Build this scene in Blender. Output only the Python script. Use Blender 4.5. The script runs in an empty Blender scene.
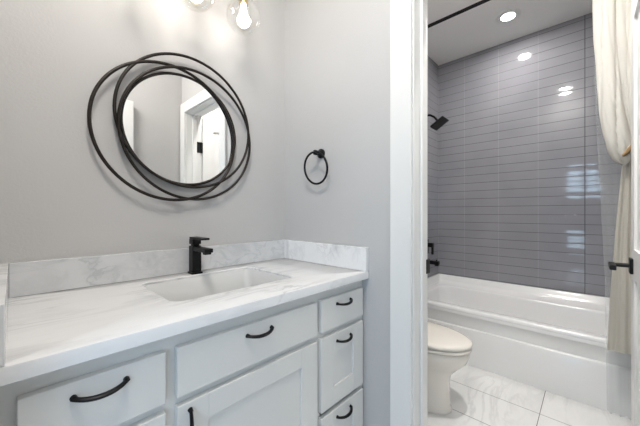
import bpy, bmesh, math, random
from mathutils import Vector, Matrix

# ------------------------------------------------------------------ camera, world, light
scene = bpy.context.scene
COL = scene.collection
PI = math.pi
CAM = Vector((-1.07, -1.286, 1.14))
cd = bpy.data.cameras.new('camera')
cd.sensor_width = 36.0
cd.lens = 288.0 / 640.0 * 36.0
cd.clip_start = 0.02
cam = bpy.data.objects.new('camera', cd)
COL.objects.link(cam)
cam.location = CAM
cam.rotation_euler = (PI / 2, 0, -math.radians(46.8))
scene.camera = cam

world = bpy.data.worlds.new('world')
scene.world = world
world.use_nodes = True
bg = world.node_tree.nodes['Background']
bg.inputs['Color'].default_value = (0.72, 0.85, 1.0, 1)
bg.inputs['Strength'].default_value = 1.0


def area(name, loc, target, sx, sy, power, color):
    l = bpy.data.lights.new(name, 'AREA')
    l.shape = 'RECTANGLE'
    l.size, l.size_y = sx, sy
    l.energy = power
    l.color = color
    o = bpy.data.objects.new(name, l)
    COL.objects.link(o)
    o.location = loc
    o.rotation_euler = (Vector(target) - Vector(loc)).to_track_quat('-Z', 'Y').to_euler()
    return o


# soft fill lamp added to brighten the vanity nook, above the frame
area('nook_fill_light', (-0.98, -1.00, 2.66), (0.1, -0.85, 1.0), 0.5, 0.4, 25, (1.0, 0.95, 0.89))
# daylight of the bedroom's side window, and the two panes seen mirrored in the tile
area('bedroom_daylight', (-3.3, -2.55, 1.5), (0.0, -0.7, 1.2), 1.3, 1.6, 27, (0.45, 0.71, 1.0))
area('upper_window_daylight', (-4.25, -1.18, 1.89), (0, -1.18, 1.89), 0.7, 0.64, 14, (0.55, 0.78, 1.0))
area('lower_window_daylight', (-4.25, -1.02, 0.48), (0, -1.02, 0.48), 0.36, 0.42, 4, (0.55, 0.78, 1.0))

vs = scene.view_settings
vs.view_transform = 'Standard'
vs.look = 'None'
vs.gamma = 1.0
vs.use_curve_mapping = False
vs.exposure = 0.05
BULB = 14.0
DOWN = 390.0
DOWN_TOILET = 1120.0


# ------------------------------------------------------------------ materials
def mat(name, color, rough=0.5, metal=0.0, spec=0.5, coat=0.0):
    m = bpy.data.materials.new(name)
    m.use_nodes = True
    b = m.node_tree.nodes['Principled BSDF']
    b.inputs['Base Color'].default_value = (*color, 1)
    b.inputs['Roughness'].default_value = rough
    b.inputs['Metallic'].default_value = metal
    b.inputs['Specular IOR Level'].default_value = spec
    b.inputs['Coat Weight'].default_value = coat
    return m


def nd(m, t, **kw):
    n = m.node_tree.nodes.new(t)
    for k, v in kw.items():
        if k in n.inputs:
            n.inputs[k].default_value = v
        else:
            setattr(n, k, v)
    return n


def ln(m, a, ao, b, bi):
    m.node_tree.links.new(a.outputs[ao], b.inputs[bi])


def bsdf(m):
    return m.node_tree.nodes['Principled BSDF']


def bumpy(m, scale, dist, strength=0.4, detail=3):
    tc = nd(m, 'ShaderNodeTexCoord')
    no = nd(m, 'ShaderNodeTexNoise', Scale=scale, Detail=detail)
    bu = nd(m, 'ShaderNodeBump', Strength=strength, Distance=dist)
    ln(m, tc, 'Object', no, 'Vector')
    ln(m, no, 'Fac', bu, 'Height')
    ln(m, bu, 'Normal', bsdf(m), 'Normal')
    return m


def ramp(m, stops):
    r = nd(m, 'ShaderNodeValToRGB')
    el = r.color_ramp.elements
    while len(el) < len(stops):
        el.new(0.5)
    for e, (p, c) in zip(el, stops):
        e.position = p
        e.color = (*c, 1)
    return r


M = {}
M['wall'] = bumpy(mat('grey_wall_paint', (0.535, 0.528, 0.522), 0.55), 130, 0.0012, 0.5)
M['ceiling'] = bumpy(mat('ceiling_paint', (0.84, 0.83, 0.82), 0.8), 120, 0.001, 0.3)
M['trim'] = bumpy(mat('white_trim_paint', (0.80, 0.80, 0.785), 0.35), 40, 0.0003, 0.2)
M['cab'] = bumpy(mat('cabinet_paint', (0.74, 0.73, 0.70), 0.38), 60, 0.0002, 0.2)
M['black'] = bumpy(mat('matte_black_metal', (0.005, 0.005, 0.006), 0.40, 0.0, 0.25), 200, 0.0001, 0.2)
M['frame'] = bumpy(mat('dark_bronze_metal', (0.030, 0.025, 0.022), 0.36, 0.7), 90, 0.0002, 0.2)
M['brass'] = bumpy(mat('brass', (0.62, 0.44, 0.20), 0.28, 1.0), 90, 0.0001, 0.2)
M['porcelain'] = bumpy(mat('biscuit_porcelain', (0.82, 0.78, 0.715), 0.12, 0, 0.5, 0.4), 8, 0.0003, 0.1)
M['sink'] = bumpy(mat('white_porcelain', (0.70, 0.70, 0.69), 0.12, 0, 0.5, 0.4), 8, 0.0003, 0.1)
M['tub'] = bumpy(mat('tub_acrylic', (0.80, 0.80, 0.80), 0.16, 0, 0.5, 0.3), 6, 0.0004, 0.1)
M['chrome'] = bumpy(mat('chrome', (0.6, 0.6, 0.62), 0.15, 1.0), 80, 0.0001, 0.1)
M['mirror'] = bumpy(mat('mirror_silver', (0.93, 0.94, 0.94), 0.0, 1.0), 2, 0.0, 0.0)
M['dark'] = bumpy(mat('dark_gap', (0.05, 0.05, 0.05), 0.8), 60, 0.0002, 0.2)


def marble(name, base, vein, blot, vscale, lo=0.0, rough=0.14, rot=(0, 0, 0.5), stretch=(0.45, 1.6, 1.2)):
    m = mat(name, base, rough, 0, 0.5)
    tc = nd(m, 'ShaderNodeTexCoord')
    mp = nd(m, 'ShaderNodeMapping')
    mp.inputs['Rotation'].default_value = rot
    mp.inputs['Scale'].default_value = stretch
    ln(m, tc, 'Object', mp, 'Vector')
    n1 = nd(m, 'ShaderNodeTexNoise', Scale=vscale, Detail=7.0, Roughness=0.58, Distortion=1.1)
    ln(m, mp, 'Vector', n1, 'Vector')
    r1 = ramp(m, [(0.0, (0, 0, 0)), (0.435, (0, 0, 0)), (0.485, (1, 1, 1)), (0.53, (0, 0, 0))])
    ln(m, n1, 'Fac', r1, 'Fac')
    n2 = nd(m, 'ShaderNodeTexNoise', Scale=vscale * 0.9, Detail=5.0, Roughness=0.6, Distortion=0.5)
    ln(m, mp, 'Vector', n2, 'Vector')
    r2 = ramp(m, [(0.0, (0, 0, 0)), (0.47 + lo, (0, 0, 0)), (0.70 + lo, (1, 1, 1)), (1.0, (1, 1, 1))])
    ln(m, n2, 'Fac', r2, 'Fac')
    # veins only where the blotch field allows them
    mu = nd(m, 'ShaderNodeMath', operation='MULTIPLY')
    ln(m, r1, 'Color', mu, 0)
    n3 = nd(m, 'ShaderNodeTexNoise', Scale=vscale * 0.6, Detail=2.0)
    ln(m, tc, 'Object', n3, 'Vector')
    r3 = ramp(m, [(0.0, (0, 0, 0)), (0.42, (0.05,) * 3), (0.62, (0.8,) * 3), (1.0, (1, 1, 1))])
    ln(m, n3, 'Fac', r3, 'Fac')
    ln(m, r3, 'Color', mu, 1)
    a = nd(m, 'ShaderNodeMix', data_type='RGBA')
    a.inputs[6].default_value = (*base, 1)
    a.inputs[7].default_value = (*blot, 1)
    ln(m, r2, 'Color', a, 0)
    b = nd(m, 'ShaderNodeMix', data_type='RGBA')
    b.inputs[7].default_value = (*vein, 1)
    m.node_tree.links.new(a.outputs[2], b.inputs[6])
    ln(m, mu, 0, b, 0)
    m.node_tree.links.new(b.outputs[2], bsdf(m).inputs['Base Color'])
    return m, b


M['counter'], _ = marble('white_marble', (0.83, 0.83, 0.83), (0.52, 0.525, 0.54), (0.60, 0.605, 0.615), 5.0, 0.04,
                          rot=(0, 0, 0.12), stretch=(0.5, 2.2, 1.2))
M['splash'], _ = marble('grey_veined_marble', (0.67, 0.675, 0.685), (0.47, 0.505, 0.515), (0.56, 0.57, 0.58), 8.0, -0.02,
                        rot=(0, 0.5, 0), stretch=(0.9, 1.0, 1.3))


def grid_lines(m, axes, origin, step, half, soft=0.0008):
    """1 on the joints of a stacked grid laid out in object space; one node per direction"""
    tc = nd(m, 'ShaderNodeTexCoord')
    sp = nd(m, 'ShaderNodeSeparateXYZ')
    ln(m, tc, 'Object', sp, 'Vector')
    outs = []
    for ax, o, s, h in zip(axes, origin, step, half):
        ad = nd(m, 'ShaderNodeMath', operation='SUBTRACT')
        ln(m, sp, ax, ad, 0)
        ad.inputs[1].default_value = o
        pp = nd(m, 'ShaderNodeMath', operation='PINGPONG')
        ln(m, ad, 0, pp, 0)
        pp.inputs[1].default_value = s / 2
        mr = nd(m, 'ShaderNodeMapRange', interpolation_type='SMOOTHSTEP')
        ln(m, pp, 0, mr, 'Value')
        mr.inputs['From Min'].default_value = h - soft / 2
        mr.inputs['From Max'].default_value = h + soft / 2
        mr.inputs['To Min'].default_value = 1
        mr.inputs['To Max'].default_value = 0
        outs.append(mr)
    return outs


def tile_material(name, axis):
    m = mat(name, (0.245, 0.245, 0.275), 0.06, 0, 0.5)
    v, h = grid_lines(m, (axis, 'Z'), (-0.0515 if axis == 'Y' else 0.0, 0.497), (0.3005, 0.0785), (0.0013, 0.0016))
    q, = grid_lines(m, (axis,), (-1.2535,), (1.202,), (0.0022,))
    tc = nd(m, 'ShaderNodeTexCoord')
    no = nd(m, 'ShaderNodeTexNoise', Scale=3.0, Detail=2.0)
    ln(m, tc, 'Object', no, 'Vector')
    r = ramp(m, [(0.3, (0.252, 0.249, 0.274)), (0.7, (0.292, 0.289, 0.314))])
    ln(m, no, 'Fac', r, 'Fac')
    a = nd(m, 'ShaderNodeMix', data_type='RGBA')
    ln(m, v, 0, a, 0)
    ln(m, r, 'Color', a, 6)
    a.inputs[7].default_value = (0.33, 0.33, 0.35, 1)
    b = nd(m, 'ShaderNodeMix', data_type='RGBA')
    hq = nd(m, 'ShaderNodeMath', operation='MAXIMUM')
    ln(m, h, 0, hq, 0)
    ln(m, q, 0, hq, 1)
    ln(m, hq, 0, b, 0)
    m.node_tree.links.new(a.outputs[2], b.inputs[6])
    b.inputs[7].default_value = (0.055, 0.052, 0.062, 1)  # shade along the tile edges painted into the level joints
    m.node_tree.links.new(b.outputs[2], bsdf(m).inputs['Base Color'])
    mx = nd(m, 'ShaderNodeMath', operation='MAXIMUM')
    ln(m, v, 0, mx, 0)
    ln(m, h, 0, mx, 1)
    rr = nd(m, 'ShaderNodeMapRange')
    ln(m, mx, 0, rr, 'Value')
    rr.inputs['To Min'].default_value = 0.06
    rr.inputs['To Max'].default_value = 0.7
    ln(m, rr, 0, bsdf(m), 'Roughness')
    inv = nd(m, 'ShaderNodeMath', operation='SUBTRACT')
    inv.inputs[0].default_value = 1.0
    ln(m, mx, 0, inv, 1)
    n2 = nd(m, 'ShaderNodeTexNoise', Scale=9.0, Detail=1.0)
    ln(m, tc, 'Object', n2, 'Vector')
    ad = nd(m, 'ShaderNodeMath', operation='MULTIPLY_ADD')
    ln(m, n2, 'Fac', ad, 0)
    ad.inputs[1].default_value = 0.35
    ln(m, inv, 0, ad, 2)
    bu = nd(m, 'ShaderNodeBump', Strength=0.35, Distance=0.0012)
    ln(m, ad, 0, bu, 'Height')
    # each tile is very slightly pillowed from joint to joint
    sp = nd(m, 'ShaderNodeSeparateXYZ')
    ln(m, tc, 'Object', sp, 'Vector')
    so = nd(m, 'ShaderNodeMath', operation='SUBTRACT')
    ln(m, sp, 'Z', so, 0)
    so.inputs[1].default_value = 0.497
    pp = nd(m, 'ShaderNodeMath', operation='PINGPONG')
    ln(m, so, 0, pp, 0)
    pp.inputs[1].default_value = 0.0785 / 2
    sb = nd(m, 'ShaderNodeMath', operation='SUBTRACT')
    sb.inputs[0].default_value = 0.0785 / 2
    ln(m, pp, 0, sb, 1)
    sq = nd(m, 'ShaderNodeMath', operation='POWER')
    ln(m, sb, 0, sq, 0)
    sq.inputs[1].default_value = 2.0
    ng = nd(m, 'ShaderNodeMath', operation='MULTIPLY')
    ln(m, sq, 0, ng, 0)
    ng.inputs[1].default_value = -0.2
    b2 = nd(m, 'ShaderNodeBump', Strength=1.0, Distance=1.0)
    ln(m, ng, 0, b2, 'Height')
    ln(m, bu, 'Normal', b2, 'Normal')
    ln(m, b2, 'Normal', bsdf(m), 'Normal')
    return m


M['tile_y'] = tile_material('grey_wall_tile', 'Y')
M['tile_x'] = tile_material('grey_wall_tile_end', 'X')


def floor_material():
    m, b = marble('marble_floor_tile', (0.80, 0.80, 0.79), (0.60, 0.60, 0.60), (0.71, 0.71, 0.705), 2.6, 0.03, 0.18,
                  rot=(0, 0, 1.0), stretch=(0.6, 1.8, 1.0))
    gx, gy = grid_lines(m, ('X', 'Y'), (1.27, -1.076), (0.296, 0.600), (0.0018, 0.0018))
    mx = nd(m, 'ShaderNodeMath', operation='MAXIMUM')
    ln(m, gx, 0, mx, 0)
    ln(m, gy, 0, mx, 1)
    c = nd(m, 'ShaderNodeMix', data_type='RGBA')
    ln(m, mx, 0, c, 0)
    m.node_tree.links.new(b.outputs[2], c.inputs[6])
    c.inputs[7].default_value = (0.16, 0.155, 0.15, 1)
    m.node_tree.links.new(c.outputs[2], bsdf(m).inputs['Base Color'])
    return m


M['floor'] = floor_material()

# cream woven curtain cloth
m = mat('cream_curtain_cloth', (0.85, 0.835, 0.785), 0.85, 0, 0.2)
bumpy(m, 320, 0.0008, 0.4)
out = [n for n in m.node_tree.nodes if n.type == 'OUTPUT_MATERIAL'][0]
tl = nd(m, 'ShaderNodeBsdfTranslucent', Color=(0.80, 0.76, 0.68, 1))
mx = nd(m, 'ShaderNodeMixShader', Fac=0.35)
ln(m, bsdf(m), 0, mx, 1)
ln(m, tl, 0, mx, 2)
ln(m, mx, 0, out, 'Surface')
M['cloth'] = m
M['tan_strand'] = bumpy(mat('tan_fibre', (0.33, 0.22, 0.11), 0.8), 300, 0.001, 0.5)
# clear plastic liner: thin translucent film
m = bpy.data.materials.new('liner_film')
m.use_nodes = True
nt = m.node_tree
nt.nodes.remove(bsdf(m))
out = [n for n in nt.nodes if n.type == 'OUTPUT_MATERIAL'][0]
tr = nd(m, 'ShaderNodeBsdfTransparent', Color=(0.97, 0.98, 0.98, 1))
tl = nd(m, 'ShaderNodeBsdfTranslucent', Color=(0.86, 0.90, 0.95, 1))
df = nd(m, 'ShaderNodeBsdfDiffuse', Color=(0.85, 0.87, 0.87, 1))
m1 = nd(m, 'ShaderNodeMixShader', Fac=0.5)
ln(m, tl, 0, m1, 1)
ln(m, df, 0, m1, 2)
m2 = nd(m, 'ShaderNodeMixShader', Fac=0.26)
ln(m, tr, 0, m2, 1)
ln(m, m1, 0, m2, 2)
ln(m, m2, 0, out, 'Surface')
M['liner'] = m
# thin clear globe glass
m = bpy.data.materials.new('clear_globe_glass')
m.use_nodes = True
nt = m.node_tree
nt.nodes.remove(bsdf(m))
out = [n for n in nt.nodes if n.type == 'OUTPUT_MATERIAL'][0]
tr = nd(m, 'ShaderNodeBsdfTransparent', Color=(0.97, 0.975, 0.97, 1))
gl = nd(m, 'ShaderNodeBsdfGlossy', Color=(1, 1, 1, 1), Roughness=0.02)
lw = nd(m, 'ShaderNodeLayerWeight', Blend=0.25)
mx = nd(m, 'ShaderNodeMixShader')
ln(m, lw, 'Facing', mx, 'Fac')
ln(m, tr, 0, mx, 1)
ln(m, gl, 0, mx, 2)
ln(m, mx, 0, out, 'Surface')
M['globe'] = m


def emit(name, color, strength):
    m = mat(name, (0.9, 0.9, 0.9), 0.5)
    b = bsdf(m)
    b.inputs['Emission Color'].default_value = (*color, 1)
    b.inputs['Emission Strength'].default_value = strength
    return m


M['bulb'] = emit('lit_bulb', (1.0, 0.93, 0.85), BULB)
M['downlight'] = emit('lit_downlight_lens', (1.0, 0.97, 0.93), DOWN)
M['downlight_toilet'] = emit('lit_downlight_lens_toilet', (1.0, 0.97, 0.93), DOWN_TOILET)


# ------------------------------------------------------------------ geometry helpers
def link(name, bm, m, parent=None, smooth=False, sharp=35):
    bmesh.ops.recalc_face_normals(bm, faces=bm.faces)
    me = bpy.data.meshes.new(name)
    bm.to_mesh(me)
    bm.free()
    if smooth:
        me.polygons.foreach_set('use_smooth', [True] * len(me.polygons))
        me.set_sharp_from_angle(angle=math.radians(sharp))
    me.materials.append(m)
    o = bpy.data.objects.new(name, me)
    COL.objects.link(o)
    if parent is not None:
        o.parent = parent
        o.matrix_parent_inverse = Matrix.Translation(parent.location).inverted() if parent.type == 'EMPTY' else Matrix.Identity(4)
    return o


def empty(name, loc):
    o = bpy.data.objects.new(name, None)
    o.empty_display_size = 0.05
    COL.objects.link(o)
    o.location = loc
    return o


def tag(o, label, cat, group=None):
    o['label'] = label
    o['category'] = cat
    if group:
        o['group'] = group
    return o


def struct(o, label=None):
    o['kind'] = 'structure'
    if label:
        o['label'] = label
    return o


def box(bm, x0, x1, y0, y1, z0, z1, bev=0.0, seg=2):
    r = bmesh.ops.create_cube(bm, size=1.0)
    vs_ = r['verts']
    for v in vs_:
        v.co = Vector(((x0 + x1) / 2 + v.co.x * (x1 - x0), (y0 + y1) / 2 + v.co.y * (y1 - y0), (z0 + z1) / 2 + v.co.z * (z1 - z0)))
    if bev > 0:
        es = list({e for v in vs_ for e in v.link_edges})
        bmesh.ops.bevel(bm, geom=es, offset=bev, segments=seg, profile=0.5, affect='EDGES')
    return bm


def tube(bm, pts, r, n=10, closed=False, cap=True, squash=1.0, up=None):
    """round bar along points; r may be a list; squash flattens it across 'up'"""
    pts = [Vector(p) for p in pts]
    k = len(pts)
    rr = r if isinstance(r, (list, tuple)) else [r] * k
    rings = []
    ref = up
    for i, p in enumerate(pts):
        if closed:
            t = pts[(i + 1) % k] - pts[i - 1]
        else:
            t = pts[min(i + 1, k - 1)] - pts[max(i - 1, 0)]
        t.normalize()
        if ref is None:
            ref = Vector((0, 0, 1)) if abs(t.z) < 0.9 else Vector((1, 0, 0))
        u = ref - t * ref.dot(t)
        u.normalize()
        if up is None:
            ref = u
        w = t.cross(u)
        rings.append([bm.verts.new(p + u * (rr[i] * squash * math.cos(2 * PI * j / n)) + w * (rr[i] * math.sin(2 * PI * j / n)))
                      for j in range(n)])
    for i in range(k if closed else k - 1):
        a, b = rings[i], rings[(i + 1) % k]
        for j in range(n):
            bm.faces.new((a[j], a[(j + 1) % n], b[(j + 1) % n], b[j]))
    if cap and not closed:
        bm.faces.new(rings[0][::-1])
        bm.faces.new(rings[-1])
    return bm


def loft(bm, loops, cap0=True, cap1=True):
    rings = [[bm.verts.new(Vector(p)) for p in L] for L in loops]
    n = len(rings[0])
    for a, b in zip(rings, rings[1:]):
        for j in range(n):
            bm.faces.new((a[j], a[(j + 1) % n], b[(j + 1) % n], b[j]))
    if cap0:
        bm.faces.new(rings[0][::-1])
    if cap1:
        bm.faces.new(rings[-1])
    return bm


def rrect(x0, x1, y0, y1, r, z, n=6):
    pts = []
    for cx, cy, a0 in ((x1 - r, y1 - r, 0), (x0 + r, y1 - r, PI / 2), (x0 + r, y0 + r, PI), (x1 - r, y0 + r, 1.5 * PI)):
        for i in range(n + 1):
            a = a0 + PI / 2 * i / n
            pts.append((cx + r * math.cos(a), cy + r * math.sin(a), z))
    return pts


def circle(cx, cy, z, r, n=24):
    return [(cx + r * math.cos(2 * PI * i / n), cy + r * math.sin(2 * PI * i / n), z) for i in range(n)]


def lathe(bm, cx, cy, prof, n=24, cap0=True, cap1=True):
    return loft(bm, [circle(cx, cy, z, max(r, 1e-4), n) for r, z in prof], cap0, cap1)


def xform(bm, mtx):
    bmesh.ops.transform(bm, matrix=mtx, verts=bm.verts)
    return bm


def B():
    return bmesh.new()


# ------------------------------------------------------------------ setting
H = 2.73
T = 0.125            # thickness of the partition at x = 0
XT = 2.07            # tiled wall
YW = -0.09           # shower wall
YE = -1.61           # wall at the tub's far end
YO = -1.52           # wall facing the mirror
XL = -1.10           # left wall of the vanity nook
D0, D1, DH = -0.785, -1.41, 2.04      # clear doorway to the tub room

struct(link('floor', box(B(), -4.3, 2.2, -3.6, 1.6, -0.05, 0.0), M['floor']))
struct(link('ceiling', box(B(), -4.3, 2.2, -3.6, 0.12, H, H + 0.05), M['ceiling']))
struct(link('wall_back', box(B(), XL - 0.12, 0.0, 0.0, 0.12, 0, H), M['wall']))
b = B()
box(b, 0.0, T, D0 + 0.018, 0.12, 0, H)
box(b, 0.0, T, D1 - 0.018, D0 + 0.018, DH + 0.018, H)
box(b, 0.0, T, YE - 0.12, D1 - 0.018, 0, H)
struct(link('wall_side', b, M['wall']))
struct(link('wall_opposite', box(B(), XL - 0.12, 0.0, YO - 0.12, YO, 0, H), M['wall']))
b = B()
box(b, XL - 0.12, XL, -0.66, 0.0, 0, H)
box(b, XL - 0.12, XL, YO, -0.66, 2.06, H)
struct(link('wall_left', b, M['wall']))
struct(link('wall_tub', box(B(), XT, XT + 0.1, YE - 0.12, 0.12, 0, H), M['tile_y']))
b = B()
box(b, 1.19, XT, YW, 0.12, 0, H)
struct(link('wall_shower', b, M['tile_x']))
struct(link('wall_toilet', box(B(), T, 1.19, YW + 0.008, 0.12, 0, H), M['wall']))
struct(link('wall_end', box(B(), T, 1.19, YE - 0.12, YE, 0, H), M['wall']))
struct(link('wall_alcove', box(B(), 1.19, XT, YE - 0.12, YE, 0, H), M['tile_x']))

# bedroom wall far behind the camera, with two openings for windows (only mirrored in the shower tile)
b = B()
box(b, -4.2, -4.1, -3.6, -1.53, 0, H)
box(b, -4.2, -4.1, -0.84, 1.6, 0, H)
box(b, -4.2, -4.1, -1.53, -0.84, 0, 0.27)
box(b, -4.2, -4.1, -1.53, -1.20, 0.27, 0.70)
box(b, -4.2, -4.1, -1.53, -0.84, 0.70, 1.57)
box(b, -4.2, -4.1, -1.53, -0.84, 2.21, H)
struct(link('wall_bedroom', b, M['wall']))
b = B()
for y0, y1, z0, z1 in ((-1.53, -0.84, 1.57, 2.21), (-1.20, -0.84, 0.27, 0.70)):
    box(b, -4.17, -4.12, y0, y0 + 0.03, z0, z1)
    box(b, -4.17, -4.12, y1 - 0.03, y1, z0, z1)
    box(b, -4.17, -4.12, y0 + 0.03, y1 - 0.03, z0, z0 + 0.03)
    box(b, -4.17, -4.12, y0 + 0.03, y1 - 0.03, z1 - 0.03, z1)
    box(b, -4.16, -4.13, y0 + 0.03, y1 - 0.03, (z0 + z1) / 2 - 0.03, (z0 + z1) / 2 + 0.03)
box(b, -4.16, -4.13, -1.225, -1.145, 1.60, 2.18)
w1 = struct(link('window_1', b, M['trim']), 'white framed bedroom window mirrored in the shower tile')
for y0, y1, z0, z1 in ((-1.50, -0.87, 1.60, 2.18), (-1.17, -0.87, 0.30, 0.67)):
    link('pane', box(B(), -4.147, -4.143, y0, y1, z0, z1), M['globe'], w1)

# doorway trim: casing on the vanity side, jamb lining with stop, casing on the tub side
b = B()
for xa, xb in ((-0.018, 0.0), (T, T + 0.018)):
    box(b, xa, xb, D0 + 0.006, D0 + 0.096, 0, DH + 0.096, 0.003)
    box(b, xa, xb, D1 - 0.096, D1 - 0.006, 0, DH + 0.096, 0.003)
    box(b, xa, xb, D1 - 0.006, D0 + 0.006, DH + 0.006, DH + 0.096, 0.003)
t1 = struct(link('trim_1', b, M['trim']), 'white flat casing framing the doorway to the tub room')
b = B()
box(b, 0.0, T, D0, D0 + 0.018, 0, DH + 0.018)
box(b, 0.0, T, D1 - 0.018, D1, 0, DH + 0.018)
box(b, 0.0, T, D1, D0, DH, DH + 0.018)
box(b, 0.052, 0.088, D0 - 0.011, D0, 0, DH - 0.011, 0.002)
box(b, 0.052, 0.088, D1, D1 + 0.011, 0, DH - 0.011, 0.002)
box(b, 0.052, 0.088, D1, D0, DH - 0.011, DH, 0.002)
t2 = struct(link('trim_2', b, M['trim']), 'white door jamb lining with stop strip')
b = B()
box(b, 0.112, T + 0.020, D0 - 0.003, D0 + 0.004, 0.885, 0.945, 0.001)
link('strike_plate', b, M['black'], t2)
# baseboards of the tub room
struct(link('baseboard_end', box(B(), 0.15, 1.19, YE, YE + 0.014, 0, 0.13, 0.003), M['trim']))
struct(link('baseboard_toilet', box(B(), 0.15, 1.19, YW - 0.006, YW + 0.008, 0, 0.13, 0.003), M['trim']))
struct(link('baseboard_opposite', box(B(), -0.38, -0.02, YO, YO + 0.014, 0, 0.13, 0.003), M['trim']))


def panel_door(bm, x0, x1, y0, y1, z0, z1, st=0.105):
    """slab in the xz plane with two recessed panels on both faces"""
    h = (y1 - y0)
    d = 0.009
    box(bm, x0, x1, y0 + d, y1 - d, z0, z1)
    zs = [(z0, z0 + 0.2), (z0 + 0.86, z0 + 0.98), (z1 - st, z1)]
    for ya, yb in ((y0, y0 + d), (y1 - d, y1)):
        box(bm, x0, x0 + st, ya, yb, z0, z1)
        box(bm, x1 - st, x1, ya, yb, z0, z1)
        for a, c in zs:
            box(bm, x0 + st, x1 - st, ya, yb, a, c)
    return bm


def lever_handle(parent, x, y, z, side, toward):
    """square rose on the door face; side = +1/-1 along y, lever points along x by 'toward'"""
    b = B()
    box(b, x - 0.030, x + 0.030, min(y, y + side * 0.010), max(y, y + side * 0.010), z - 0.031, z + 0.031, 0.002)
    h = link('handle', b, M['black'], parent)
    b = B()
    tube(b, [(x, y + side * 0.010, z), (x, y + side * 0.060, z)], 0.0085, 12)
    link('neck', b, M['black'], h, True)
    b = B()
    ya, yb = sorted((y + side * 0.052, y + side * 0.072))
    xa, xb = sorted((x - toward * 0.010, x + toward * 0.115))
    box(b, xa, xb, ya, yb, z - 0.010, z + 0.010, 0.003)
    link('lever', b, M['black'], h)


# the tub-room door stands open at right angles into the tub room
d = struct(empty('door_1', (0.135, D1 - 0.004, 0)), 'white panel door standing open into the tub room')
d['category'] = 'door'
link('door_leaf', panel_door(B(), 0.150, 0.752, D1 - 0.041, D1 - 0.004, 0.012, DH - 0.006), M['trim'], d)
for z in (0.25, 1.02, 1.75):
    b = B()
    tube(b, [(0.134, D1 + 0.003, z - 0.05), (0.134, D1 + 0.003, z + 0.05)], 0.0075, 10)
    box(b, 0.095, 0.130, D1 - 0.001, D1 + 0.002, z - 0.05, z + 0.05)
    box(b, 0.136, 0.151, D1 - 0.004, D1 + 0.0, z - 0.05, z + 0.05)
    link('hinge', b, M['black'], d, True)
lever_handle(d, 0.692, D1 - 0.004, 0.920, 1, -1)

# entry door folded back against the wall facing the mirror
d = struct(empty('door_2', (XL, YO + 0.03, 0)), 'white panel door folded back against the wall, seen in the mirror')
d['category'] = 'door'
link('door_leaf', panel_door(B(), -1.06, -0.40, YO + 0.018, YO + 0.055, 0.012, 2.05), M['trim'], d)
for z in (0.25, 1.02, 1.75):
    b = B()
    tube(b, [(-1.068, YO + 0.060, z - 0.05), (-1.068, YO + 0.060, z + 0.05)], 0.0075, 10)
    link('hinge', b, M['black'], d, True)

# ------------------------------------------------------------------ vanity
YF = -0.54          # face frame
YD = -0.56          # drawer fronts
CT = 0.885          # counter top
van = tag(empty('vanity_cabinet', (-0.55, -0.27, 0)), 'white painted vanity cabinet with drawers under the marble countertop', 'cabinet')
b = B()
box(b, XL + 0.002, XL + 0.02, YF + 0.02, -0.002, 0.0, 0.851)
box(b, -0.02, -0.002, YF + 0.02, -0.002, 0.0, 0.851)
box(b, XL + 0.02, -0.02, YF + 0.02, -0.02, 0.10, 0.12)
box(b, XL + 0.02, -0.02, -0.02, -0.002, 0.10, 0.851)
box(b, XL + 0.02, -0.02, YF + 0.07, YF + 0.09, 0.0, 0.10)
link('carcass', b, M['cab'], van)
b = B()
for xa, xb in ((XL + 0.002, -1.045), (-0.851, -0.785), (-0.328, -0.277), (-0.042, -0.002)):
    box(b, xa, xb, YF, YF + 0.02, 0.10, 0.851)
for xa, xb in ((-1.045, -0.851), (-0.785, -0.328), (-0.277, -0.042)):
    for za, zb in ((0.10, 0.15), (0.655, 0.70), (0.795, 0.851)):
        box(b, xa, xb, YF, YF + 0.02, za, zb)
    if xb - xa < 0.3:
        box(b, xa, xb, YF, YF + 0.02, 0.385, 0.425)
link('face_frame', b, M['cab'], van)


def slab(bm, x0, x1, z0, z1):
    return box(bm, x0, x1, YD, YF - 0.0005, z0, z1, 0.002)


def shaker(bm, x0, x1, z0, z1, st, rl):
    box(bm, x0, x1, YD + 0.008, YF - 0.0005, z0, z1)
    for p in ((x0, x0 + st, z0, z1), (x1 - st, x1, z0, z1), (x0 + st, x1 - st, z0, z0 + rl), (x0 + st, x1 - st, z1 - rl, z1)):
        box(bm, p[0], p[1], YD, YD + 0.0085, p[2], p[3], 0.0012, 1)
    return bm


def pull(parent, x, z, vert=False):
    b = B()
    L = 0.0455
    P, R = [], []
    for i in range(17):
        s = -1 + i / 8
        P.append(Vector((s * L, -0.019 * (1 - abs(s) ** 2.4) - 0.004, -0.005 * (1 - s * s))))
        R.append(0.0064 - 0.0012 * abs(s) ** 1.5)
    tube(b, P, R, 10, squash=0.75)
    for s in (-1, 1):
        tube(b, [(s * (L - 0.002), 0.0, 0), (s * (L - 0.004), -0.008, 0)], [0.0062, 0.0050], 12)
    if vert:
        xform(b, Matrix.Rotation(PI / 2, 4, 'Y'))
    xform(b, Matrix.Translation((x, YD, z)))
    o = link('handle', b, M['black'], parent, True)
    o['label'] = 'matte black arched pull'
    return o


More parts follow.
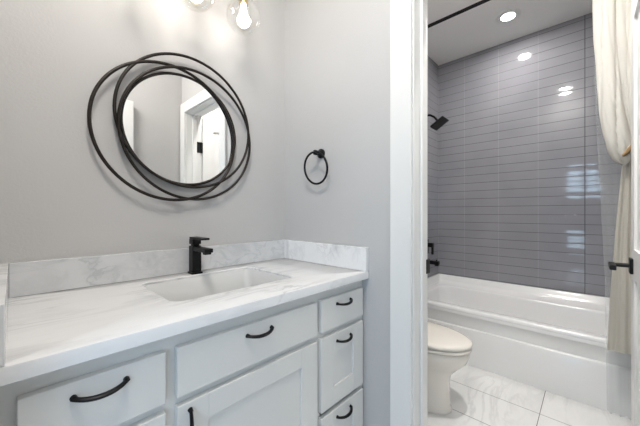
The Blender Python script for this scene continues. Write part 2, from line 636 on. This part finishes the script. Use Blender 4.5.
for xa, xb, drawers in ((-1.066, -0.825, True), (-0.799, -0.310, False), (-0.288, -0.022, True)):
    xc = (xa + xb) / 2
    p = link('drawer', slab(B(), xa, xb, 0.692, 0.814), M['cab'], van)
    pull(p, xc - (0.002 if drawers else 0.008), 0.784)
    if drawers:
        p = link('drawer', shaker(B(), xa, xb, 0.394, 0.670, 0.070, 0.072), M['cab'], van)
        pull(p, xc - 0.002, 0.638)
        p = link('drawer', shaker(B(), xa, xb, 0.130, 0.373, 0.070, 0.072), M['cab'], van)
        pull(p, xc - 0.002, 0.340)
    else:
        p = link('door', shaker(B(), xa, xb, 0.130, 0.670, 0.078, 0.064), M['cab'], van)
        pull(p, xa + 0.030, 0.608, True)

# countertop with a rounded rectangular cut-out, and its splashes
SX0, SX1, SY0, SY1 = -0.758, -0.300, -0.424, -0.098
ct = None
b = B()
yb_, yf_ = -0.001, -0.577
out_ = lambda z, ins=0.0: rrect(XL + 0.001 + ins, -0.001 - ins, yf_ + ins, yb_ - ins, 0.004, z, 8)
inn_ = lambda z, ins=0.0: rrect(SX0 - ins, SX1 + ins, SY0 - ins, SY1 + ins, 0.035, z, 8)
loft(b, [inn_(0.852), inn_(CT - 0.003), inn_(CT, 0.003), out_(CT, 0.004), out_(CT - 0.0015, 0.001), out_(CT - 0.004), out_(0.854), out_(0.852, 0.002), inn_(0.852)], False, False)
bmesh.ops.remove_doubles(b, verts=b.verts, dist=1e-5)
ct = tag(link('countertop', b, M['counter'], None, True, 25), 'white marble countertop with soft grey veins on the vanity', 'countertop')
link('backsplash', box(B(), XL + 0.021, -0.0215, -0.021, -0.001, CT + 0.0003, 0.989, 0.0015), M['splash'], ct)
link('side_splash', box(B(), -0.021, -0.001, -0.576, -0.001, CT + 0.0003, 0.989, 0.0015), M['counter'], ct)
link('side_splash', box(B(), XL + 0.001, XL + 0.0205, -0.576, -0.001, CT + 0.0003, 0.989, 0.0015), M['counter'], ct)

# undermount basin
b = B()
rr = lambda i, z, r: rrect(SX0 + i, SX1 - i, SY0 + i, SY1 - i, r, z, 8)
loft(b, [rr(0.0008, 0.846, 0.034), rr(0.0008, CT - 0.012, 0.034), rr(0.003, CT - 0.0095, 0.032), rr(0.006, CT - 0.012, 0.030), rr(0.011, 0.80, 0.035), rr(0.019, 0.757, 0.045),
         rr(0.035, 0.741, 0.05), rr(0.07, 0.733, 0.05), rr(0.13, 0.728, 0.02)], False, True)
sk = tag(link('sink', b, M['sink'], None, True, 60), 'white rectangular undermount sink set in the marble countertop', 'sink')
b = B()
lathe(b, -0.53, -0.25, [(0.006, 0.729), (0.0225, 0.730), (0.0225, 0.727)], 20)
link('drain', b, M['black'], sk, True)

# faucet
fx, fy = -0.543, -0.066
fa = tag(empty('faucet', (fx, fy, CT)), 'matte black square single-lever faucet behind the sink', 'faucet')
link('base_plate', box(B(), fx - 0.0225, fx + 0.0225, fy - 0.0235, fy + 0.0235, CT, CT + 0.008, 0.0015), M['black'], fa)
link('body', box(B(), fx - 0.0185, fx + 0.0185, fy - 0.0195, fy + 0.0195, CT + 0.008, CT + 0.117, 0.002), M['black'], fa)
b = B()
box(b, fx - 0.017, fx + 0.017, fy - 0.128, fy - 0.015, CT + 0.098, CT + 0.114, 0.002)
sp_ = link('spout', b, M['black'], fa)
link('aerator', box(B(), fx - 0.013, fx + 0.013, fy - 0.121, fy - 0.098, CT + 0.090, CT + 0.099, 0.002), M['black'], sp_)
b = B()
box(b, fx - 0.012, fx + 0.012, fy - 0.014, fy + 0.014, CT + 0.117, CT + 0.124)
box(b, fx - 0.018, fx + 0.018, fy - 0.019, fy + 0.019, CT + 0.124, CT + 0.146, 0.002)
box(b, fx - 0.017, fx + 0.017, fy - 0.098, fy + 0.018, CT + 0.146, CT + 0.154, 0.0015)
link('lever', b, M['black'], fa)

# ------------------------------------------------------------------ mirror with interlaced rings
mir = tag(empty('mirror', (-0.565, 0, 1.49)), 'round wall mirror wrapped in interlaced dark metal rings', 'mirror')


def ellipse(cx, cz, a, c, rot, y, tilt=(0, 0), n=96):
    P = []
    for i in range(n):
        t = 2 * PI * i / n
        u, v = a * math.cos(t), c * math.sin(t)
        x, z = u * math.cos(rot) - v * math.sin(rot), u * math.sin(rot) + v * math.cos(rot)
        P.append(Vector((cx + x, y + tilt[0] * x + tilt[1] * z, cz + z)))
    return P


b = B()
L0 = ellipse(-0.563, 1.494, 0.232, 0.230, 0, -0.012)
L1 = ellipse(-0.563, 1.494, 0.232, 0.230, 0, -0.019)
loft(b, [[p for p in L0], [p for p in L1]])
g = link('glass', b, M['mirror'], mir)
b = B()
loft(b, [ellipse(-0.563, 1.494, 0.222, 0.220, 0, -0.0005), ellipse(-0.563, 1.494, 0.222, 0.220, 0, -0.0118)])
link('backing', b, M['dark'], mir)
for nm, (cx, cz, a, c, rot, y, tilt, r) in (
        ('frame', (-0.563, 1.494, 0.234, 0.232, 0, -0.019, (0, 0), 0.0058)),
        ('ring', (-0.615, 1.471, 0.277, 0.277, 0, -0.030, (0.010, 0.012), 0.0062)),
        ('ring', (-0.541, 1.530, 0.278, 0.278, 0, -0.031, (-0.014, 0.004), 0.0058)),
        ('ring', (-0.530, 1.478, 0.278, 0.278, 0, -0.031, (0.004, -0.014), 0.0058))):
    b = B()
    tube(b, ellipse(cx, cz, a, c, rot, y, tilt), r, 10, closed=True)
    link(nm, b, M['frame'], mir, True, 80)

# ------------------------------------------------------------------ vanity light
vl = tag(empty('vanity_light', (-0.577, 0, 2.17)), 'brass vanity light with clear glass globes above the mirror', 'light')
b = B()
box(b, -0.637, -0.517, -0.022, -0.0005, 2.12, 2.24, 0.004)
link('backplate', b, M['brass'], vl)
b = B()
tube(b, [(-0.577, -0.022, 2.18), (-0.577, -0.15, 2.18)], 0.009, 12)
tube(b, [(-0.812, -0.15, 2.18), (-0.342, -0.15, 2.18)], 0.009, 12)
link('arm', b, M['brass'], vl, True)
for gx in (-0.362, -0.577, -0.792):
    b = B()
    gy = -0.15
    lathe(b, gx, gy, [(0.010, 2.182), (0.012, 2.150), (0.030, 2.146), (0.030, 2.128), (0.0200, 2.126), (0.0200, 2.074), (0.017, 2.072)], 24)
    so = link('socket', b, M['brass'], vl, True)
    b = B()
    R_, zc = 0.076, 2.022
    prof = []
    for i in range(25):
        a = math.radians(24) + (PI - math.radians(24)) * i / 24
        prof.append((R_ * math.sin(a) if i < 24 else 0.0005, zc + R_ * math.cos(a)))
    prof = [(0.0305, zc + R_ * math.cos(math.radians(24)) + 0.02)] + prof
    lathe(b, gx, gy, prof, 32, False, False)
    gl_ = link('globe', b, M['globe'], so, True, 80)
    b = B()
    zb = 2.004
    prof = [(0.0125, 2.073), (0.0130, 2.052), (0.0175, 2.030)]
    for i in range(13):
        a = math.radians(40) + (PI - math.radians(40)) * i / 12
        prof.append((0.0285 * math.sin(a), zb + 0.0285 * math.cos(a)))
    lathe(b, gx, gy, prof, 24)
    link('bulb', b, M['bulb'], so, True, 80)

# ------------------------------------------------------------------ towel ring
tr_ = tag(empty('towel_ring', (0, -0.29, 1.44)), 'matte black towel ring on the grey wall beside the mirror', 'towel ring')
b = B()
ty = -0.292
xform(lathe(b, 0, 0, [(0.024, 0.0005), (0.024, 0.008), (0.014, 0.012), (0.011, 0.030), (0.013, 0.046), (0.012, 0.052)], 24),
      Matrix.Translation((0, ty, 1.440)) @ Matrix.Rotation(-PI / 2, 4, 'Y'))
link('mount', b, M['black'], tr_, True)
b = B()
tube(b, [(-0.044 - 0.012 * math.cos(t), ty + 0.077 * math.sin(t), 1.440 - 0.077 + 0.077 * math.cos(t)) for t in [2 * PI * i / 64 for i in range(64)]], 0.0054, 10, closed=True)
link('ring', b, M['black'], tr_, True, 80)

# ------------------------------------------------------------------ bathtub
tub = tag(empty('bathtub', (1.67, -0.85, 0)), 'white alcove bathtub with a stepped apron below the grey tile', 'bathtub')
X0 = 1.27
x1, y0, y1 = XT - 0.001, YE + 0.001, YW - 0.001


def lift(pts, zf, zb):
    o = []
    for x, y, z in pts:
        s = min(max((x - X0 - 0.07) / 0.22, 0), 1)
        s = s * s * (3 - 2 * s)
        o.append((x, y, zf + (zb - zf) * s))
    return o


N = 10


def dense(pts, k=16):
    # extra points along the four straight sides of an rrect loop
    o, m_ = [], N + 1
    for c in range(4):
        o += pts[c * m_:(c + 1) * m_]
        a, e = Vector(pts[c * m_ + N]), Vector(pts[((c + 1) * m_) % (4 * m_)])
        o += [tuple(a.lerp(e, i / (k + 1))) for i in range(1, k + 1)]
    return o


RF, RB = 0.412, 0.490
b = B()
bas = lambda i, r, z, dx=0: dense(rrect(X0 + 0.075 + i, XT - BK - i, YE + 0.10 + i, YW - 0.10 - i, r, z, N))
BK = 0.17
o_ = lambda i, r: dense(rrect(X0 + i, x1 - i, y0 + i * 0.3, y1 - i * 0.3, r, 0, N))
loft(b, [
    [(p[0], p[1], RF - 0.05) for p in o_(0.0, 0.006)],
    lift(o_(0.0, 0.006), RF - 0.012, RB - 0.010),
    lift(o_(0.004, 0.006), RF - 0.003, RB - 0.002),
    lift(o_(0.013, 0.008), RF, RB),
    lift(dense(rrect(X0 + 0.030, XT - 0.022, YE + 0.022, YW - 0.020, 0.02, 0, N)), RF, RB),
    lift(dense(rrect(X0 + 0.034, XT - 0.029, YE + 0.029, YW - 0.027, 0.02, 0, N)), RF, RB - 0.005),
    lift(dense(rrect(X0 + 0.038, XT - 0.036, YE + 0.036, YW - 0.034, 0.03, 0, N)), RF, RF + 0.030),
    lift(dense(rrect(X0 + 0.042, XT - 0.050, YE + 0.050, YW - 0.044, 0.04, 0, N)), RF, RF + 0.012),
    lift(bas(-0.010, 0.10, 0), RF, RF + 0.004),
    lift(bas(-0.003, 0.10, 0), RF - 0.001, RF + 0.002),
    bas(0.002, 0.10, RF - 0.008), bas(0.004, 0.10, RF - 0.020), bas(0.022, 0.10, 0.28), bas(0.042, 0.11, 0.17), bas(0.075, 0.12, 0.125), bas(0.14, 0.10, 0.112)], False, True)
link('basin', b, M['tub'], tub, True, 50)
# apron: profile in xz, run along y; the lower panel stands proud of the upper one
b = B()
prof = [(X0 + 0.002, 0.400), (X0 - 0.001, 0.385), (X0 + 0.009, 0.372), (X0 + 0.011, 0.272), (X0 - 0.001, 0.268), (X0 - 0.004, 0.262), (X0 - 0.004, 0.0), (X0 + 0.03, 0.0), (X0 + 0.03, 0.400)]
loft(b, [[(x, y0, z) for x, z in prof], [(x, y1, z) for x, z in prof]])
link('apron', b, M['tub'], tub, True, 50)

# shower fittings on the end wall
sx = 1.73
sh = tag(empty('overhead_shower', (sx, YW, 2.17)), 'matte black square shower head high on the tiled end wall', 'shower head')
b = B()
xform(lathe(b, 0, 0, [(0.028, 0), (0.028, 0.006), (0.018, 0.010)], 20), Matrix.Translation((sx, YW, 2.105)) @ Matrix.Rotation(PI / 2, 4, 'X'))
link('flange', b, M['black'], sh, True)
b = B()
tube(b, [(sx, YW - 0.004, 2.105), (sx, YW - 0.05, 2.100), (sx, YW - 0.09, 2.072), (sx, YW - 0.122, 2.030)], 0.0105, 12)
link('arm', b, M['black'], sh, True)
b = B()
loft(b, [rrect(-0.018, 0.018, -0.018, 0.018, 0.006, 0.034, 4), rrect(-0.022, 0.022, -0.022, 0.022, 0.006, 0.020, 4),
         rrect(-0.068, 0.068, -0.068, 0.068, 0.008, 0.012, 4), rrect(-0.072, 0.072, -0.072, 0.072, 0.008, 0.006, 4), rrect(-0.072, 0.072, -0.072, 0.072, 0.008, -0.008, 4)])
xform(b, Matrix.Translation((sx, YW - 0.140, 2.000)) @ Matrix.Rotation(math.radians(-32), 4, 'X'))
link('head', b, M['black'], sh, True)

tv = tag(empty('tub_valve', (sx, YW, 0.80)), 'black tub valve handle on the tiled end wall above the spout', 'valve')
link('plate', box(B(), sx - 0.07, sx + 0.07, YW - 0.008, YW, 0.735, 0.875, 0.003), M['black'], tv)
b = B()
box(b, sx - 0.022, sx + 0.022, YW - 0.082, YW - 0.008, 0.806, 0.848, 0.003)
box(b, sx - 0.012, sx + 0.012, YW - 0.082, YW - 0.064, 0.735, 0.836, 0.003)
link('lever', b, M['black'], tv)
ts = tag(empty('tub_spout', (sx, YW, 0.655)), 'black tub spout low on the tiled end wall', 'spout')
b = B()
box(b, sx - 0.022, sx + 0.022, YW - 0.135, YW, 0.640, 0.676, 0.005)
box(b, sx - 0.018, sx + 0.018, YW - 0.132, YW - 0.098, 0.630, 0.642, 0.003)
s1 = link('spout_body', b, M['black'], ts)
b = B()
tube(b, [(sx, YW - 0.112, 0.675), (sx, YW - 0.112, 0.690)], [0.005, 0.008], 10)
link('diverter_knob', b, M['black'], s1, True)

# ------------------------------------------------------------------ toilet
tx = 0.650
TB = YW - 0.012
toi = tag(empty('toilet', (tx, -0.45, 0)), 'biscuit coloured toilet with closed lid beside the bathtub', 'toilet')


def egg(hw, yb, yf, z, n=40, sq=0.0):
    """elongated bowl outline: blunt at the back, rounded at the front"""
    pts = []
    ym = yb + (yf - yb) * 0.42
    for i in range(n):
        t = 2 * PI * i / n
        c, s = math.cos(t), math.sin(t)
        p = 2.0 / 2.6
        if s >= 0:
            y = ym + (yb - ym) * math.copysign(abs(s) ** p, s)
            x = hw * math.copysign(abs(c) ** p, c)
        else:
            y = ym + (yf - ym) * abs(s) ** 0.98
            x = hw * math.copysign(abs(c) ** 0.98, c)
        pts.append((tx + x, y, z))
    return [(x, y, z * 0.966) for x, y, z in pts]


TF = TB - 0.708
b = B()
loft(b, [egg(0.122, TB - 0.14, TF + 0.105, 0.0), egg(0.122, TB - 0.14, TF + 0.105, 0.012), egg(0.113, TB - 0.145, TF + 0.115, 0.03),
         egg(0.110, TB - 0.15, TF + 0.118, 0.16), egg(0.115, TB - 0.14, TF + 0.108, 0.215), egg(0.130, TB - 0.13, TF + 0.070, 0.262),
         egg(0.160, TB - 0.12, TF + 0.028, 0.305), egg(0.175, TB - 0.11, TF + 0.012, 0.345), egg(0.180, TB - 0.11, TF + 0.008, 0.374),
         egg(0.176, TB - 0.11, TF + 0.012, 0.381)])
bowl = link('bowl', b, M['porcelain'], toi, True, 60)
b = B()
loft(b, [egg(0.160, TB - 0.20, TF + 0.026, 0.3805), egg(0.160, TB - 0.20, TF + 0.026, 0.388), egg(0.180, TB - 0.20, TF + 0.003, 0.388), egg(0.183, TB - 0.20, TF + 0.000, 0.391), egg(0.183, TB - 0.20, TF + 0.000, 0.400), egg(0.180, TB - 0.20, TF + 0.004, 0.404)])
link('seat', b, M['porcelain'], toi, True, 60)
b = B()
loft(b, [egg(0.160, TB - 0.20, TF + 0.026, 0.4035), egg(0.160, TB - 0.20, TF + 0.026, 0.412), egg(0.181, TB - 0.20, TF + 0.001, 0.412), egg(0.184, TB - 0.20, TF - 0.002, 0.416), egg(0.185, TB - 0.20, TF - 0.003, 0.425), egg(0.181, TB - 0.20, TF + 0.001, 0.431),
         egg(0.160, TB - 0.215, TF + 0.025, 0.436), egg(0.08, TB - 0.28, TF + 0.16, 0.439)])
link('lid', b, M['porcelain'], toi, True, 60)
b = B()
loft(b, [rrect(tx - 0.19, tx + 0.19, TB - 0.19, TB, 0.04, 0.37, 6), rrect(tx - 0.205, tx + 0.205, TB - 0.2, TB, 0.04, 0.40, 6), rrect(tx - 0.215, tx + 0.215, TB - 0.205, TB, 0.04, 0.70, 6)])
tk = link('tank', b, M['porcelain'], toi, True, 50)
b = B()
loft(b, [rrect(tx - 0.222, tx + 0.222, TB - 0.212, TB + 0.002, 0.04, 0.701, 6), rrect(tx - 0.226, tx + 0.226, TB - 0.216, TB + 0.002, 0.04, 0.715, 6), rrect(tx - 0.218, tx + 0.218, TB - 0.208, TB, 0.04, 0.735, 6)])
link('tank_lid', b, M['porcelain'], tk, True, 50)
b = B()
tube(b, [(tx - 0.15, TB - 0.204, 0.65), (tx - 0.15, TB - 0.222, 0.65), (tx - 0.145, TB - 0.224, 0.65), (tx - 0.085, TB - 0.224, 0.643)], 0.006, 10)
link('flush_lever', b, M['chrome'], tk, True)

# ------------------------------------------------------------------ shower rod, liner, curtain
RX, RZ = 1.205, 2.635
rod = tag(empty('curtain_rod', (RX, -0.85, RZ)), 'black shower curtain rod near the ceiling above the tub', 'rod')
b = B()
tube(b, [(RX, YW - 0.001, RZ), (RX, YE + 0.001, RZ)], 0.0125, 14)
link('bar', b, M['black'], rod, True)
for y, s in ((YW, -1), (YE, 1)):
    b = B()
    tube(b, [(RX, y + s * 0.0005, RZ), (RX, y + s * 0.012, RZ)], [0.032, 0.026], 20)
    link('end_flange', b, M['black'], rod, True)


def lerp_tab(tab, z):
    for (za, a), (zb, c) in zip(tab, tab[1:]):
        if za >= z >= zb:
            t = (za - z) / (za - zb)
            return a + (c - a) * t
    return tab[0][1] if z > tab[0][0] else tab[-1][1]


def sheet(bm, zs, left, right, xmid, amp, folds, thick, nu=90, seed=1, droop=None):
    """hanging cloth: pleats run down the sheet, with a back face 'thick' away"""
    rnd = random.Random(seed)
    ph = [rnd.uniform(0, 6.28) for _ in range(4)]
    g = []
    for z in zs:
        ya, yb, xm, A = lerp_tab(left, z), lerp_tab(right, z), lerp_tab(xmid, z), lerp_tab(amp, z)
        row = []
        for i in range(nu + 1):
            s = i / nu
            w = math.sin(2 * PI * folds * s + ph[0] + 0.5 * math.sin(3 * s + z * 2)) + 0.35 * math.sin(2 * PI * folds * 2.3 * s + ph[1] + 1.3 * z)
            zz = z + (droop(s, z) if droop else 0)
            row.append(Vector((xm + A * w, ya + (yb - ya) * s + 0.25 * A * math.cos(2 * PI * folds * s + ph[2]), zz)))
        g.append(row)
    V = [[bm.verts.new(p) for p in r] for r in g]
    for a, c in zip(V, V[1:]):
        for i in range(nu):
            bm.faces.new((a[i], a[i + 1], c[i + 1], c[i]))
    if thick:
        r = bmesh.ops.solidify(bm, geom=bm.faces[:], thickness=thick)
    return bm


zs = [2.62 - 2.60 * i / 70 for i in range(71)]
b = sheet(B(), zs, [(2.62, -1.29), (1.79, -1.302), (0.76, -1.343), (0.0, -1.352)], [(2.62, -1.585), (0, -1.585)],
          [(2.62, 1.225), (0.6, 1.225), (0.0, 1.225)], [(2.62, 0.013), (0.0, 0.013)], 6, 0, seed=3)
tag(link('shower_liner', b, M['liner'], None, True, 80), 'sheer clear shower liner hanging in front of the tub', 'shower liner')

# curtain: upper part swept up into a hanging swag, its end tucked in; the tail falls below
cur = tag(empty('shower_curtain', (1.16, -1.45, 0.4)), 'cream fabric shower curtain gathered into a knotted swag', 'shower curtain')


def roll(bm, tab, n=44, nz=64, folds=3, seed=0, depth=0.5):
    """one gathered roll of cloth; tab rows are z, x, y, half width, half depth, top to bottom"""
    z0, z1 = tab[0][0], tab[-1][0]
    col = lambda k: [(r[0], r[k]) for r in tab]
    cx, cy, cw, cdp = col(1), col(2), col(3), col(4)
    rnd = random.Random(seed)
    p1, p2, p3 = (rnd.uniform(0, 6.28) for _ in range(3))
    loops = []
    for k in range(nz + 1):
        t = k / nz
        z = z0 + (z1 - z0) * (1 - (1 - t) ** 1.5)
        X, Y, w, d = lerp_tab(cx, z), lerp_tab(cy, z), lerp_tab(cw, z), lerp_tab(cdp, z)
        row = []
        for i in range(n):
            a = 2 * PI * i / n
            c = (1 - abs(math.sin(folds * a / 2 + p1 + 2.4 * z + 0.8 * math.sin(4 * z + p2)))) ** 3
            c += 0.5 * (1 - abs(math.sin(folds * a * 0.8 + p3 - 5.0 * z))) ** 4
            r = 1.06 - depth * c + 0.05 * math.sin(11 * z + p2 + 2 * a)
            row.append((X + d * math.sin(a) * r, Y + w * math.cos(a) * (1 - 0.25 * depth * c + 0.05 * math.sin(9 * z + p1)), z))
        loops.append(row)
    return loft(bm, loops)


def swag(bm):
    # outer roll, swinging down to the turned-up end
    roll(bm, [(2.61, 1.150, -1.338, 0.044, 0.030), (2.10, 1.148, -1.343, 0.046, 0.034), (1.85, 1.142, -1.357, 0.047, 0.038), (1.68, 1.135, -1.370, 0.047, 0.042),
              (1.56, 1.130, -1.386, 0.049, 0.046), (1.48, 1.130, -1.400, 0.049, 0.046), (1.43, 1.132, -1.408, 0.038, 0.036), (1.405, 1.135, -1.413, 0.022, 0.022), (1.395, 1.136, -1.416, 0.004, 0.004)],
         folds=4, seed=2)
    # inner fold falling behind it to the knot
    roll(bm, [(2.61, 1.165, -1.400, 0.034, 0.022), (2.10, 1.168, -1.402, 0.034, 0.024), (1.80, 1.165, -1.414, 0.030, 0.026), (1.60, 1.158, -1.428, 0.028, 0.028),
              (1.50, 1.150, -1.438, 0.026, 0.026), (1.45, 1.148, -1.442, 0.010, 0.010)], folds=3, seed=7)
    # slack pleats hanging by the wall
    roll(bm, [(2.61, 1.160, -1.455, 0.036, 0.026), (2.10, 1.160, -1.452, 0.034, 0.030), (1.70, 1.156, -1.458, 0.032, 0.034), (1.50, 1.150, -1.462, 0.030, 0.034), (1.44, 1.150, -1.462, 0.010, 0.012)],
         folds=3, seed=11)
    roll(bm, [(2.61, 1.165, -1.520, 0.046, 0.024), (2.10, 1.165, -1.518, 0.046, 0.028), (1.70, 1.160, -1.510, 0.042, 0.034), (1.50, 1.152, -1.490, 0.036, 0.036), (1.43, 1.150, -1.478, 0.012, 0.014)],
         folds=4, seed=13)
    return bm


link('swag', swag(B()), M['cloth'], cur, True, 80)
# tail under the knot, with fine crosswise ribs
zs = [1.46 - 1.07 * i / 110 for i in range(111)]
b = sheet(B(), zs, [(1.46, -1.425), (1.38, -1.408), (1.1, -1.388), (0.722, -1.366), (0.39, -1.352)], [(1.46, -1.50), (1.2, -1.53), (0.39, -1.57)],
          [(1.46, 1.155), (0.39, 1.165)], [(1.46, 0.007), (1.0, 0.007), (0.39, 0.006)], 4, 0.003, seed=5,
          droop=None)
for v in b.verts:
    v.co.x += 0.0014 * math.sin(v.co.z * 2 * PI / 0.028)
link('tail', b, M['cloth'], cur, True, 80)
b = B()
tube(b, [(1.150 + 0.040 * math.cos(t), -1.455 + 0.036 * math.sin(t), 1.475 + 0.022 * math.sin(2 * t)) for t in [2 * PI * i / 40 for i in range(40)]],
     [0.015 + 0.004 * math.sin(5 * i) for i in range(40)], 12, closed=True)
link('knot', b, M['cloth'], cur, True, 80)
b = B()
tube(b, [(1.098 - 0.006 * math.sin(PI * i / 12), -1.408 - 0.036 * i / 12, 1.437 + 0.052 * (i / 12) ** 1.3) for i in range(13)],
     [0.006 + 0.004 * math.sin(PI * i / 12) + 0.0012 * (i % 2) for i in range(13)], 10)
link('tan_strand', b, M['tan_strand'], cur, True, 80)  # short tan strand in front of the knot

# ------------------------------------------------------------------ recessed lights
for x, y, lab in ((1.665, -0.80, 'round recessed downlight in the ceiling over the bathtub'),
                  (0.34, -1.05, 'round recessed downlight in the ceiling between door and toilet')):
    r = tag(empty('recessed_light', (x, y, H)), lab, 'light')
    b = B()
    lathe(b, x, y, [(0.047, H - 0.006), (0.056, H - 0.006), (0.088, H - 0.003), (0.088, H - 0.0003), (0.047, H - 0.0003), (0.047, H - 0.006)], 36, False, False)
    link('trim_ring', b, M['trim'], r, True)
    b = B()
    lathe(b, x, y, [(0.0465, H - 0.0005), (0.0465, H - 0.004)], 36)
    link('lens', b, M['downlight' if x > 1 else 'downlight_toilet'], r)
